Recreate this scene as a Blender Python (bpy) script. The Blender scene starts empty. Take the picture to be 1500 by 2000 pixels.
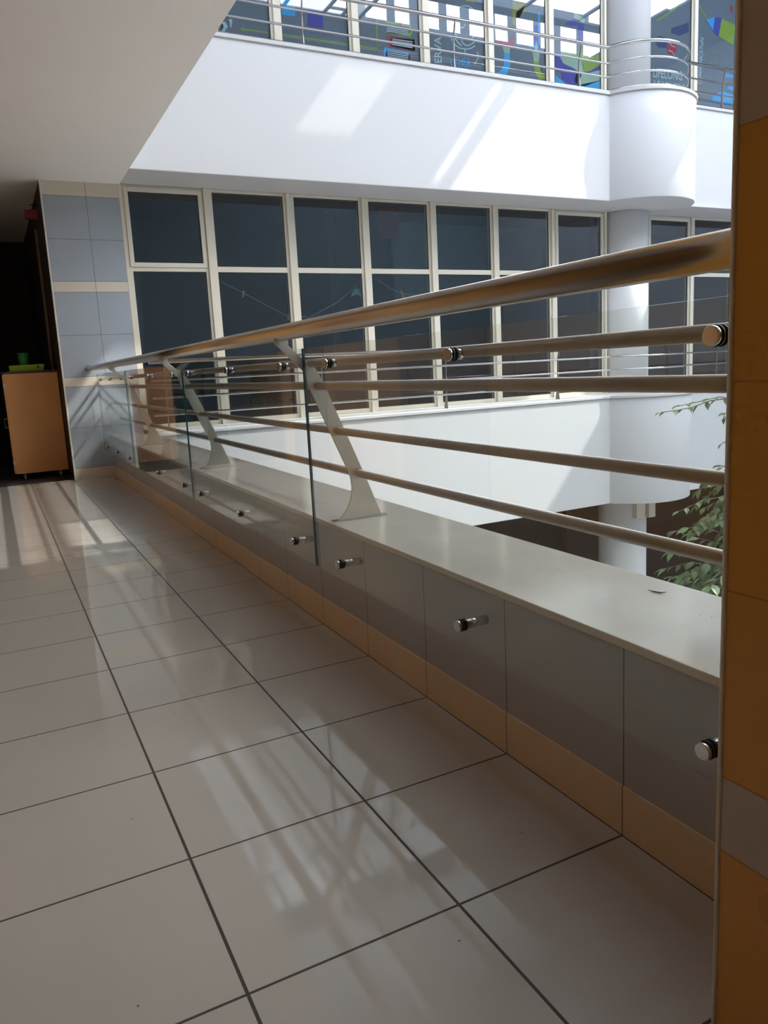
import bpy, bmesh, math, random
from mathutils import Vector, Matrix
random.seed(7)
SC = bpy.context.scene
COL = SC.collection
PI = math.pi

# ------------------------------------------------------------------ camera
cam_d = bpy.data.cameras.new('camera')
cam = bpy.data.objects.new('camera', cam_d)
COL.objects.link(cam)
SC.camera = cam
CAM_R = [[0.8871089, 0.4450624, 0.1222997], [-0.4587793, 0.8792891, 0.1279541], [-0.0505893, -0.1696178, 0.9842106]]
cam.matrix_world = Matrix(((CAM_R[0][0], CAM_R[0][2], -CAM_R[0][1], 0.0),
                           (CAM_R[1][0], CAM_R[1][2], -CAM_R[1][1], 0.0),
                           (CAM_R[2][0], CAM_R[2][2], -CAM_R[2][1], 1.46727),
                           (0, 0, 0, 1)))
cam_d.sensor_fit = 'VERTICAL'
cam_d.sensor_height = 24.0
cam_d.lens = 1490.118 * 24.0 / 2000.0
cam_d.shift_x = -0.003816
cam_d.shift_y = -0.013371
cam_d.clip_start = 0.05
cam_d.clip_end = 200

# ------------------------------------------------------------------ view, sky, sun
SC.view_settings.view_transform = 'Standard'
SC.view_settings.look = 'None'
SC.view_settings.gamma = 1.0
SC.view_settings.use_curve_mapping = False
SC.view_settings.exposure = 0.44
SKY_STRENGTH = 9.5
SUN_STRENGTH = 4.4
SUN_DIR = Vector((-0.607, 0.283, -0.743)).normalized()     # the way the light travels

world = bpy.data.worlds.new('sky')
SC.world = world
world.use_nodes = True
wn = world.node_tree.nodes
wl = world.node_tree.links
wn.clear()
w_out = wn.new('ShaderNodeOutputWorld')
w_bg = wn.new('ShaderNodeBackground')
w_geo = wn.new('ShaderNodeNewGeometry')
w_dot = wn.new('ShaderNodeVectorMath'); w_dot.operation = 'DOT_PRODUCT'
w_dot.inputs[1].default_value = tuple(SUN_DIR)
w_ramp = wn.new('ShaderNodeValToRGB')
w_ramp.color_ramp.elements[0].position = 0.55
w_ramp.color_ramp.elements[0].color = (0.50, 0.62, 0.80, 1)
w_ramp.color_ramp.elements[1].position = 0.99
w_ramp.color_ramp.elements[1].color = (1.0, 0.98, 0.95, 1)
wl.new(w_geo.outputs['Incoming'], w_dot.inputs[0])
wl.new(w_dot.outputs['Value'], w_ramp.inputs['Fac'])
wl.new(w_ramp.outputs['Color'], w_bg.inputs['Color'])
w_bg.inputs['Strength'].default_value = SKY_STRENGTH
wl.new(w_bg.outputs['Background'], w_out.inputs['Surface'])

sun_d = bpy.data.lights.new('sun', 'SUN')
sun_d.energy = SUN_STRENGTH
sun_d.angle = math.radians(0.5)
sun_d.color = (1.0, 0.96, 0.90)
sun = bpy.data.objects.new('sun', sun_d)
COL.objects.link(sun)
sun.location = (12, 0, 20)
sun.rotation_euler = SUN_DIR.to_track_quat('-Z', 'Y').to_euler()

# ------------------------------------------------------------------ helpers
def bmn():
    return bmesh.new()

def bx(bm, x0, x1, y0, y1, z0, z1):
    v = [bm.verts.new(p) for p in ((x0, y0, z0), (x1, y0, z0), (x1, y1, z0), (x0, y1, z0),
                                   (x0, y0, z1), (x1, y0, z1), (x1, y1, z1), (x0, y1, z1))]
    for f in ((0, 3, 2, 1), (4, 5, 6, 7), (0, 1, 5, 4), (1, 2, 6, 5), (2, 3, 7, 6), (3, 0, 4, 7)):
        bm.faces.new([v[i] for i in f])

def tube(bm, pts, r, n=16, caps=True):
    pts = [Vector(p) for p in pts]
    rings = []
    up = Vector((0, 0, 1))
    for i, p in enumerate(pts):
        if i == 0: t = pts[1] - p
        elif i == len(pts) - 1: t = p - pts[i - 1]
        else: t = (pts[i + 1] - p).normalized() + (p - pts[i - 1]).normalized()
        t.normalize()
        u = up if abs(t.dot(up)) < 0.95 else Vector((1, 0, 0))
        a = t.cross(u).normalized()
        b = t.cross(a).normalized()
        rr = r[i] if isinstance(r, (list, tuple)) else r
        rings.append([bm.verts.new(p + a * rr * math.cos(2 * PI * k / n) + b * rr * math.sin(2 * PI * k / n)) for k in range(n)])
    for i in range(len(rings) - 1):
        for k in range(n):
            f = bm.faces.new((rings[i][k], rings[i][(k + 1) % n], rings[i + 1][(k + 1) % n], rings[i + 1][k]))
            f.smooth = True
    if caps:
        bm.faces.new(rings[0][::-1])
        bm.faces.new(rings[-1])

def prism(bm, poly, axis, a, b):
    """extrude a 2D polygon along an axis ('y': poly is (x,z); 'z': poly is (x,y); 'x': poly is (y,z))"""
    def P(u, v, w):
        return {'y': (u, w, v), 'z': (u, v, w), 'x': (w, u, v)}[axis]
    A = [bm.verts.new(P(u, v, a)) for u, v in poly]
    B = [bm.verts.new(P(u, v, b)) for u, v in poly]
    n = len(poly)
    bm.faces.new(A)
    bm.faces.new(B[::-1])
    for i in range(n):
        bm.faces.new((A[i], B[i], B[(i + 1) % n], A[(i + 1) % n]))

def obj(name, bm, mat, parent=None, bevel=0.0, smooth=False, segs=2):
    bmesh.ops.recalc_face_normals(bm, faces=bm.faces)
    me = bpy.data.meshes.new(name)
    bm.to_mesh(me)
    bm.free()
    o = bpy.data.objects.new(name, me)
    COL.objects.link(o)
    for m in (mat if isinstance(mat, (list, tuple)) else [mat]):
        me.materials.append(m)
    if smooth:
        for p in me.polygons: p.use_smooth = True
    if bevel:
        md = o.modifiers.new('bevel', 'BEVEL')
        md.width = bevel
        md.segments = segs
        md.limit_method = 'ANGLE'
        md.angle_limit = math.radians(40)
    if parent:
        o.parent = parent
    return o

def thing(name, label, cat, loc=(0, 0, 0), group=None):
    o = bpy.data.objects.new(name, None)
    COL.objects.link(o)
    o.empty_display_size = 0.1
    o['label'] = label
    o['category'] = cat
    if group: o['group'] = group
    return o

def tag(o, label, cat, group=None, kind=None):
    o['label'] = label
    o['category'] = cat
    if group: o['group'] = group
    if kind: o['kind'] = kind
    return o

def struct(o, label=None, cat=None):
    o['kind'] = 'structure'
    if label: o['label'] = label
    if cat: o['category'] = cat
    return o

def set_base(t, loc):
    """put an empty's origin at its base without moving its (world-built) children"""
    loc = Vector(loc)
    t.location = loc
    for c in COL.objects:
        if c.parent is t:
            c.matrix_parent_inverse = Matrix.Translation(-loc)

# ------------------------------------------------------------------ materials
def new_mat(name):
    m = bpy.data.materials.new(name)
    m.use_nodes = True
    nt = m.node_tree
    b = nt.nodes['Principled BSDF']
    return m, nt, b

def pmat(name, col, rough=0.5, metal=0.0, spec=0.5, noise=0.0, nscale=5.0, bump=0.0, bscale=40.0):
    m, nt, b = new_mat(name)
    b.inputs['Base Color'].default_value = (*col, 1)
    b.inputs['Roughness'].default_value = rough
    b.inputs['Metallic'].default_value = metal
    b.inputs['Specular IOR Level'].default_value = spec
    tc = nt.nodes.new('ShaderNodeTexCoord')
    if noise:
        n = nt.nodes.new('ShaderNodeTexNoise')
        n.inputs['Scale'].default_value = nscale
        n.inputs['Detail'].default_value = 4
        nt.links.new(tc.outputs['Object'], n.inputs['Vector'])
        mx = nt.nodes.new('ShaderNodeMixRGB')
        mx.inputs[1].default_value = (*[c * (1 - noise) for c in col], 1)
        mx.inputs[2].default_value = (*[min(1, c * (1 + noise)) for c in col], 1)
        nt.links.new(n.outputs['Fac'], mx.inputs[0])
        nt.links.new(mx.outputs[0], b.inputs['Base Color'])
    if bump:
        n2 = nt.nodes.new('ShaderNodeTexNoise')
        n2.inputs['Scale'].default_value = bscale
        nt.links.new(tc.outputs['Object'], n2.inputs['Vector'])
        bp = nt.nodes.new('ShaderNodeBump')
        bp.inputs['Strength'].default_value = bump
        bp.inputs['Distance'].default_value = 0.01
        nt.links.new(n2.outputs['Fac'], bp.inputs['Height'])
        nt.links.new(bp.outputs[0], b.inputs['Normal'])
    return m

def N(nt, op, a, b=None, c=None):
    n = nt.nodes.new('ShaderNodeMath')
    n.operation = op
    for i, v in enumerate((a, b, c)):
        if v is None: continue
        if isinstance(v, (int, float)): n.inputs[i].default_value = v
        else: nt.links.new(v, n.inputs[i])
    return n.outputs[0]

def joint(nt, coord, off, pitch, width):
    """1 on a joint line at off + k*pitch"""
    m = N(nt, 'FLOORED_MODULO', N(nt, 'SUBTRACT', coord, off - pitch / 2), pitch)
    d = N(nt, 'ABSOLUTE', N(nt, 'SUBTRACT', m, pitch / 2))
    return N(nt, 'LESS_THAN', d, width / 2)

def tiles(name, col, jcol, joints, rough=0.15, noise=0.06, nscale=2.5, spec=0.5, bands=None, bandcol=None, tilevar=None, wave=0.0, coat=0.0):
    """joints: list of (axis, offset, pitch, width); bands: list of (z0, z1) where bandcol shows"""
    m, nt, b = new_mat(name)
    tc = nt.nodes.new('ShaderNodeTexCoord')
    sp = nt.nodes.new('ShaderNodeSeparateXYZ')
    nt.links.new(tc.outputs['Object'], sp.inputs[0])
    ax = {'x': sp.outputs[0], 'y': sp.outputs[1], 'z': sp.outputs[2]}
    no = nt.nodes.new('ShaderNodeTexNoise')
    no.inputs['Scale'].default_value = nscale
    no.inputs['Detail'].default_value = 5
    nt.links.new(tc.outputs['Object'], no.inputs['Vector'])
    mx = nt.nodes.new('ShaderNodeMixRGB')
    mx.inputs[1].default_value = (*[c * (1 - noise) for c in col], 1)
    mx.inputs[2].default_value = (*[min(1, c * (1 + noise)) for c in col], 1)
    nt.links.new(no.outputs['Fac'], mx.inputs[0])
    cur = mx.outputs[0]
    if bands:
        tot = None
        for z0, z1 in bands:
            k = N(nt, 'MULTIPLY', N(nt, 'GREATER_THAN', ax['z'], z0), N(nt, 'LESS_THAN', ax['z'], z1))
            tot = k if tot is None else N(nt, 'MAXIMUM', tot, k)
        m2 = nt.nodes.new('ShaderNodeMixRGB')
        m2.inputs[2].default_value = (*bandcol, 1)
        nt.links.new(tot, m2.inputs[0]); nt.links.new(cur, m2.inputs[1])
        cur = m2.outputs[0]
    jt = None
    for a, off, pitch, wd in joints:
        if isinstance(off, (list, tuple)):
            for o_ in off:
                k = N(nt, 'LESS_THAN', N(nt, 'ABSOLUTE', N(nt, 'SUBTRACT', ax[a], o_)), wd / 2)
                jt = k if jt is None else N(nt, 'MAXIMUM', jt, k)
        else:
            k = joint(nt, ax[a], off, pitch, wd)
            jt = k if jt is None else N(nt, 'MAXIMUM', jt, k)
    m3 = nt.nodes.new('ShaderNodeMixRGB')
    m3.inputs[2].default_value = (*jcol, 1)
    nt.links.new(jt, m3.inputs[0]); nt.links.new(cur, m3.inputs[1])
    nt.links.new(m3.outputs[0], b.inputs['Base Color'])
    nt.links.new(N(nt, 'ADD', N(nt, 'MULTIPLY', jt, 0.8), N(nt, 'ADD', rough, N(nt, 'MULTIPLY', no.outputs['Fac'], 0.06))), b.inputs['Roughness'])
    b.inputs['Specular IOR Level'].default_value = spec
    b.inputs['Coat Weight'].default_value = coat
    b.inputs['Coat Roughness'].default_value = 0.03
    if wave:
        n2 = nt.nodes.new('ShaderNodeTexNoise')
        n2.inputs['Scale'].default_value = 1.6
        n2.inputs['Detail'].default_value = 1
        nt.links.new(tc.outputs['Object'], n2.inputs['Vector'])
        bp = nt.nodes.new('ShaderNodeBump')
        bp.inputs['Strength'].default_value = 1.0
        bp.inputs['Distance'].default_value = wave
        nt.links.new(n2.outputs['Fac'], bp.inputs['Height'])
        nt.links.new(bp.outputs[0], b.inputs['Normal'])
        nt.links.new(bp.outputs[0], b.inputs['Coat Normal'])
    return m

def glass_mat(name, tint, ior=1.5, boost=0.0, wave=0.0):
    m, nt, b = new_mat(name)
    nt.nodes.remove(b)
    out = nt.nodes['Material Output']
    tr = nt.nodes.new('ShaderNodeBsdfTransparent')
    tr.inputs[0].default_value = (*tint, 1)
    gl = nt.nodes.new('ShaderNodeBsdfGlossy')
    gl.inputs['Roughness'].default_value = 0.0
    gl.inputs['Color'].default_value = (1, 1, 1, 1)
    ge = nt.nodes.new('ShaderNodeNewGeometry')
    dt = nt.nodes.new('ShaderNodeVectorMath'); dt.operation = 'DOT_PRODUCT'
    nt.links.new(ge.outputs['Incoming'], dt.inputs[0]); nt.links.new(ge.outputs['Normal'], dt.inputs[1])
    f0 = ((ior - 1) / (ior + 1)) ** 2
    fr = N(nt, 'ADD', N(nt, 'MULTIPLY', N(nt, 'POWER', N(nt, 'SUBTRACT', 1.0, N(nt, 'ABSOLUTE', dt.outputs['Value'])), 5.0), 1 - f0), f0)
    mix = nt.nodes.new('ShaderNodeMixShader')
    nt.links.new(N(nt, 'MINIMUM', N(nt, 'ADD', fr, boost), 1.0), mix.inputs[0])
    nt.links.new(tr.outputs[0], mix.inputs[1])
    nt.links.new(gl.outputs[0], mix.inputs[2])
    nt.links.new(mix.outputs[0], out.inputs['Surface'])
    if wave:
        tc = nt.nodes.new('ShaderNodeTexCoord')
        n2 = nt.nodes.new('ShaderNodeTexNoise')
        n2.inputs['Scale'].default_value = 1.3
        n2.inputs['Detail'].default_value = 0
        nt.links.new(tc.outputs['Object'], n2.inputs['Vector'])
        bp = nt.nodes.new('ShaderNodeBump')
        bp.inputs['Distance'].default_value = wave
        nt.links.new(n2.outputs['Fac'], bp.inputs['Height'])
        nt.links.new(bp.outputs[0], gl.inputs['Normal'])
    return m

M = {}
M['colpaint'] = pmat('column_paint', (0.74, 0.73, 0.72), 0.5)
M['white2'] = pmat('white_wall', (0.66, 0.66, 0.66), 0.6)
M['facade'] = pmat('blue_grey_facade', (0.32, 0.39, 0.40), 0.6)  # plain blue-grey, as of a windowed wall, toned for the panes that mirror it
M['white'] = pmat('white_paint', (0.57, 0.57, 0.58), 0.55, noise=0.015, nscale=1.2)
M['ceil'] = pmat('ceiling_paint', (0.84, 0.82, 0.79), 0.7, noise=0.02, nscale=1.0)
M['beige_edge'] = pmat('beige_edge', (0.66, 0.60, 0.50), 0.35)
M['trim_pale'] = pmat('pale_trim', (0.82, 0.74, 0.60), 0.4)
M['cap'] = pmat('stone_cap', (0.52, 0.51, 0.50), 0.35, noise=0.06, nscale=8)
M['marble'] = pmat('cream_marble', (0.44, 0.40, 0.35), 0.10, noise=0.07, nscale=6)
M['marble_edge'] = pmat('marble_edge', (0.52, 0.45, 0.36), 0.4, noise=0.05, nscale=9)
M['floor'] = tiles('floor_tiles', (0.415, 0.38, 0.345), (0.035, 0.022, 0.014),
                   [('x', 0.3718, 0.6, 0.009), ('y', 0.4144, 0.6, 0.008)], rough=0.015, noise=0.05, nscale=3, wave=0.00025, spec=0.85)
M['kerb'] = tiles('kerb_tiles', (0.58, 0.46, 0.34), (0.12, 0.08, 0.06), [('y', 0.4144, 0.6, 0.004)], rough=0.2, noise=0.05)
M['face'] = tiles('parapet_tiles', (0.33, 0.34, 0.36), (0.05, 0.045, 0.045), [('y', 0.4144, 0.6, 0.004)], rough=0.22, noise=0.03)
M['pier'] = tiles('pier_tiles', (0.33, 0.36, 0.395), (0.10, 0.11, 0.13),
                  [('x', [1.605], 0, 0.006), ('z', [0.168, 0.785, 1.41, 1.55, 2.17, 2.80, 2.955, 3.56, 4.17], 0, 0.006)],
                  rough=0.22, noise=0.06, nscale=1.5, bands=[(-0.1, 0.168), (1.41, 1.55), (2.80, 2.955), (4.17, 4.6)], bandcol=(0.60, 0.54, 0.44))
M['orange'] = tiles('orange_tiles', (0.60, 0.30, 0.045), (0.44, 0.23, 0.06),
                    [('z', [0.48, 0.64, 1.02, 1.41, 1.84, 2.07], 0, 0.004), ('y', 0.36, 0.6, 0.004)],
                    rough=0.25, noise=0.03, nscale=2, bands=[(0.48, 0.64), (1.84, 2.07)], bandcol=(0.46, 0.40, 0.35))
M['steel'] = pmat('brushed_steel', (0.66, 0.63, 0.59), 0.24, metal=1.0, noise=0.05, nscale=12)
M['satin'] = pmat('satin_steel', (0.34, 0.315, 0.30), 0.42, metal=0.9, noise=0.05, nscale=12)
M['plate'] = pmat('post_steel', (0.60, 0.53, 0.44), 0.42, metal=1.0, noise=0.04, nscale=6)
M['polish'] = pmat('polished_steel', (0.58, 0.58, 0.60), 0.12, metal=1.0)
M['rubber'] = pmat('black_rubber', (0.012, 0.012, 0.014), 0.4)
M['glass'] = glass_mat('panel_glass', (0.93, 0.955, 0.945), 1.5)
M['edge'] = pmat('glass_edge', (0.010, 0.055, 0.060), 0.08, spec=0.8)
M['wglass'] = glass_mat('window_glass', (0.50, 0.56, 0.60), 1.55, boost=0.03, wave=0.0012)
M['uglass'] = glass_mat('upper_window_glass', (0.62, 0.68, 0.72), 1.6, boost=0.10)
M['frame'] = pmat('window_frame', (0.66, 0.61, 0.50), 0.4, noise=0.02)
M['seal'] = pmat('window_seal', (0.02, 0.022, 0.026), 0.5)
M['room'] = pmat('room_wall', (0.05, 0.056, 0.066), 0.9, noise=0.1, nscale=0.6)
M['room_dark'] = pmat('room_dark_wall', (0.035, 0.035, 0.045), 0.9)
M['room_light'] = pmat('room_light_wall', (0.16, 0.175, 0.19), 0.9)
M['film'] = pmat('slate_film', (0.19, 0.225, 0.265), 0.6)
M['dark'] = pmat('recess_shade_wall', (0.022, 0.019, 0.017), 0.75, noise=0.2, nscale=1.0)  # darkness of the recess put into the colour of its walls and floor
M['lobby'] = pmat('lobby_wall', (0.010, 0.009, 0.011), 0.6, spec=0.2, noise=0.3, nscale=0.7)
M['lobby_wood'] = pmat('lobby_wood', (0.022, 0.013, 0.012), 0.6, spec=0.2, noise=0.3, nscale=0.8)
M['lobby_floor'] = pmat('lobby_floor', (0.62, 0.59, 0.55), 0.3, noise=0.1)
M['wall_warm'] = pmat('warm_wall', (0.58, 0.30, 0.10), 0.3, noise=0.05, nscale=1)
M['door'] = pmat('door_wood', (0.28, 0.14, 0.07), 0.4, noise=0.2, nscale=4)
M['wood'] = pmat('cabinet_wood', (0.72, 0.36, 0.13), 0.42, noise=0.10, nscale=2.5)
M['wood_dark'] = pmat('cabinet_top', (0.05, 0.03, 0.03), 0.4)
M['pink'] = pmat('magenta_card', (0.35, 0.03, 0.10), 0.5)
M['limeplastic'] = pmat('lime_plastic', (0.28, 0.50, 0.01), 0.35)
M['greenplastic'] = pmat('green_plastic', (0.02, 0.22, 0.03), 0.35)
M['redplastic'] = pmat('red_plastic', (0.22, 0.015, 0.02), 0.4)
M['wheel'] = pmat('caster_grey', (0.30, 0.28, 0.26), 0.5)
M['beige'] = pmat('beige_plastic', (0.55, 0.50, 0.42), 0.5)
M['leaf'] = pmat('ficus_leaf', (0.125, 0.205, 0.085), 0.36, noise=0.5, nscale=6)
M['bark'] = pmat('ficus_bark', (0.20, 0.15, 0.10), 0.8, noise=0.3, nscale=20, bump=0.4)
M['soil'] = pmat('potting_soil', (0.05, 0.035, 0.025), 0.9)
M['pot'] = pmat('planter', (0.45, 0.42, 0.38), 0.6)
M['speck'] = pmat('dirt_speck', (0.10, 0.085, 0.07), 0.8)
M['twig'] = pmat('dry_twig', (0.12, 0.09, 0.085), 0.8)
M['string'] = pmat('string', (0.55, 0.50, 0.42), 0.8)
M['peg'] = pmat('peg_wood', (0.70, 0.42, 0.20), 0.6)
M['mask'] = pmat('blue_fabric', (0.25, 0.62, 0.68), 0.8)
M['bulb'] = pmat('plaster_white', (0.8, 0.8, 0.8), 0.6)
DC = {'lime': (0.36, 0.50, 0.035), 'sky': (0.04, 0.50, 0.95), 'violet': (0.07, 0.06, 0.42), 'red': (0.55, 0.03, 0.06),
      'pale': (0.62, 0.78, 0.80), 'olive': (0.42, 0.38, 0.03), 'teal': (0.2, 0.5, 0.5), 'hand': (0.45, 0.60, 0.42),
      'navy': (0.03, 0.06, 0.20), 'grey': (0.12, 0.14, 0.16)}
for k, v in DC.items():
    M['d_' + k] = pmat('vinyl_' + k, v, 0.55)

# ------------------------------------------------------------------ key dimensions
XK = 1.572        # face of the near parapet
XB = 2.10         # its back face, also the edge of the corridor ceiling
YE = 12.55        # face of the tiled pier and plane of the far windows
YF = 11.65        # front of the far balconies
ZS = 0.640        # top of the near sill
ZL = 0.672        # top of the far lower ledge
ZC = 4.375        # corridor ceiling
ZU = 6.33         # top of the far upper ledge
ZR = 12.0         # roof
ZG = -5.6         # atrium ground floor
CX, CY = 12.08, 12.25   # centre of the rounded balcony bay
RB = 1.25

# ------------------------------------------------------------------ structure
b = bmn(); bx(b, -2.6, XK + 0.1, -5.0, 12.60, -0.25, 0.0)
struct(obj('floor', b, M['floor']))
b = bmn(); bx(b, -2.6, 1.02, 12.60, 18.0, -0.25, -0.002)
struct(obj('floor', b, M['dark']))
b = bmn(); bx(b, -2.6, XB, -5.0, 18.0, ZC, ZC + 0.45)
struct(obj('ceiling', b, M['ceil']))
# corridor walls
b = bmn(); bx(b, -1.7, -1.5, -5.2, 12.6, -0.25, ZC + 0.3)
struct(obj('wall_left', b, M['wall_warm']))
for i, (y0, y1) in enumerate(((-2.0, -1.0), (2.6, 3.6), (6.4, 8.2), (10.6, 12.0))):
    d = bmn(); bx(d, -1.5, -1.46, y0, y1, 0.0, 2.15)
    dd = struct(obj('door_%d' % (i + 1), d, M['door'], bevel=0.004))
    h = bmn(); tube(h, [(-1.46, y1 - 0.1, 1.02), (-1.40, y1 - 0.1, 1.02), (-1.40, y1 - 0.24, 1.02)], 0.010, 8)
    obj('door_handle', h, M['steel'], dd)
b = bmn(); bx(b, -2.6, XB, -5.2, -5.0, -0.25, ZC + 0.3)
struct(obj('wall_rear', b, M['wall_warm']))
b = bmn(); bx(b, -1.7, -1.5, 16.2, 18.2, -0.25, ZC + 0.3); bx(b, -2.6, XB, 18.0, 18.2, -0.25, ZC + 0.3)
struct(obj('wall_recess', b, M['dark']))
b = bmn(); bx(b, -1.7, -1.5, 12.6, 16.2, -0.25, ZC + 0.3)
struct(obj('wall_left_end', b, M['door']))
# pier
b = bmn(); bx(b, 1.0, 2.075, YE, 18.0, 0.0, ZC)
pier = obj('wall_pier', b, M['pier'])
struct(pier)
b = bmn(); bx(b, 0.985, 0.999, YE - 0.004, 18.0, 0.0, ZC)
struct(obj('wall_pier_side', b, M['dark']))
b = bmn(); bx(b, 0.983, 1.006, YE - 0.012, YE + 0.03, 0.0, ZC)
struct(obj('trim_1', b, M['beige_edge'], bevel=0.004))
# near parapet
b = bmn(); bx(b, XK + 0.004, XB - 0.03, 0.962, YE, -1.52, ZS - 0.028)
struct(obj('wall_parapet', b, M['face']))
b = bmn(); bx(b, XK - 0.001, XK + 0.02, 0.962, YE, 0.0, 0.166)
struct(obj('baseboard_right', b, M['kerb'], bevel=0.0015))
b = bmn(); bx(b, XK - 0.006, XB + 0.02, 0.962, YE - 0.88, ZS - 0.028, ZS)
sill = obj('trim_3', b, [M['marble'], M['marble_edge']], bevel=0.003)
for p in sill.data.polygons:
    if abs(p.normal.x) > 0.5: p.material_index = 1
struct(sill, 'long cream marble sill on top of the near parapet', 'sill')
# the short return of the near sill up to the pier
b = bmn(); bx(b, XK - 0.006, 2.075, YE - 0.88, YE, ZS - 0.028, ZS)
struct(obj('trim_4', b, M['marble'], bevel=0.003))

# far balconies
def balcony_poly(off, xa, xb, yb):
    dy = CY - (YF - off)
    r = RB + off
    h = math.sqrt(r * r - dy * dy)
    a0 = math.atan2(-dy, -h)
    a1 = math.atan2(-dy, h)
    n = 40
    arc = [(CX + r * math.cos(a0 + (a1 - a0) * i / n), CY + r * math.sin(a0 + (a1 - a0) * i / n)) for i in range(n + 1)]
    return [(xa, yb), (xa, YF - off)] + arc + [(xb, YF - off), (xb, yb)]

def balcony(name, z0, z1, xa, cap_x):
    b = bmn(); prism(b, balcony_poly(0, xa, 24.0, YE + 0.3), 'z', z0, z1 - 0.05)
    o = struct(obj(name, b, M['white']))
    for p in o.data.polygons:
        c = p.center
        if abs(p.normal.z) < 0.1 and abs(c.x - CX) < RB and c.y < YF: p.use_smooth = True
    md = o.modifiers.new('edge', 'BEVEL'); md.width = 0.012; md.segments = 2
    md.limit_method = 'ANGLE'; md.angle_limit = math.radians(50)
    return o
balcony('wall_balcony_lower', -1.52, ZL, XB - 0.03, XB)
balcony('wall_balcony_upper', ZC + 0.008, ZU, XB, XB)
b = bmn(); prism(b, balcony_poly(0.03, XB + 0.021, 24.0, YE + 0.3), 'z', ZL - 0.05, ZL)
struct(obj('trim_5', b, M['white'], bevel=0.006))
b = bmn(); prism(b, balcony_poly(0.03, XB, 24.0, YE + 0.3), 'z', ZU - 0.055, ZU)
struct(obj('trim_6', b, M['cap'], bevel=0.006))

# round column through the storeys
b = bmn(); tube(b, [(12.3, 12.66, ZG), (12.3, 12.66, -1.52)], 0.52, 56)
lowcol = obj('round_column', b, M['colpaint'])
tag(lowcol, 'white round column standing on the dark ground floor below the lower balcony', 'column')
b = bmn(); tube(b, [(12.3, 12.66, ZL), (12.3, 12.66, ZC + 0.005)], 0.52, 56)
tag(obj('round_column', b, M['colpaint']), 'white round column between the middle windows under the rounded bay', 'column')
b = bmn(); tube(b, [(12.31, 12.66, ZU), (12.31, 12.66, ZR - 0.001)], 0.53, 56)
tag(obj('round_column', b, M['white']), 'white round column on the top balcony beside the decorated windows', 'column')

# atrium shell
b = bmn(); bx(b, XB, 25.0, -9.0, 17.0, ZG - 0.3, ZG)
struct(obj('floor_atrium', b, M['lobby_floor']))
b = bmn(); bx(b, 24.0, 24.3, -9.0, 17.0, ZG, ZR)
struct(obj('wall_right', b, M['white2']))
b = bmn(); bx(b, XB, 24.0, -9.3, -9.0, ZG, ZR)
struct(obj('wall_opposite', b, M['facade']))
b = bmn()
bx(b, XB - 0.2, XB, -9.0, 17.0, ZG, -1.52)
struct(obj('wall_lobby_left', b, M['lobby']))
b = bmn(); bx(b, XB - 0.25, XB, -9.0, 0.0, -1.52, ZC); 
struct(obj('wall_atrium_left', b, M['white']))
b = bmn(); bx(b, XB - 0.3, XB, -9.0, 18.0, ZC + 0.45, ZR)
struct(obj('wall_atrium_left_upper', b, M['white']))
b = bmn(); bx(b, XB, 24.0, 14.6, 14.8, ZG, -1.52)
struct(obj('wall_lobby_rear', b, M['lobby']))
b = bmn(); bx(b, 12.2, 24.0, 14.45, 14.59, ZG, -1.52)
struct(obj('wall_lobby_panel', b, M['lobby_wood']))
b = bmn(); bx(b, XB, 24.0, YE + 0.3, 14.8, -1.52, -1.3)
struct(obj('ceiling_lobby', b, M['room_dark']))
# rooms behind the windows
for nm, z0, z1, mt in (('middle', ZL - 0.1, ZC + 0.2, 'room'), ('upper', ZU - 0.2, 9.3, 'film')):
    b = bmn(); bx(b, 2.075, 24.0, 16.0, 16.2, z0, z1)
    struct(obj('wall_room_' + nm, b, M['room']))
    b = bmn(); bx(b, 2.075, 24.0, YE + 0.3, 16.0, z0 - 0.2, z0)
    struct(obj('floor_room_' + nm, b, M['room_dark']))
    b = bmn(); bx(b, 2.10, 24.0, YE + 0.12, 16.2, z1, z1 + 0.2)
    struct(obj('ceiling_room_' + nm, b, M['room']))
b = bmn(); bx(b, XB, 24.0, YE - 0.02, YE + 0.12, 9.22, ZR)
struct(obj('wall_above_windows', b, M['white']))
# dark partitions in the middle rooms give the panes their different depths
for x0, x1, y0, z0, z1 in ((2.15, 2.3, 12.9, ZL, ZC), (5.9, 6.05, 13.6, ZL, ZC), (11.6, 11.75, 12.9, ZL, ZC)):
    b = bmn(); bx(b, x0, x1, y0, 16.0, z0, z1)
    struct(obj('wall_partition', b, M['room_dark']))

b = bmn(); bx(b, 7.7, 11.5, 14.4, 14.5, 2.75, ZC)
struct(obj('wall_bulkhead', b, M['room_light']))
b = bmn(); bx(b, 7.15, 7.62, 13.95, 13.97, 3.97, 4.573)
tag(obj('red_reflection_panel', b, M['redplastic']), 'panel painted as a dim red reflection high in the fourth window from the tiled pier', 'reflection')  # flat panel standing in for a red reflection in the pane
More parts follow.
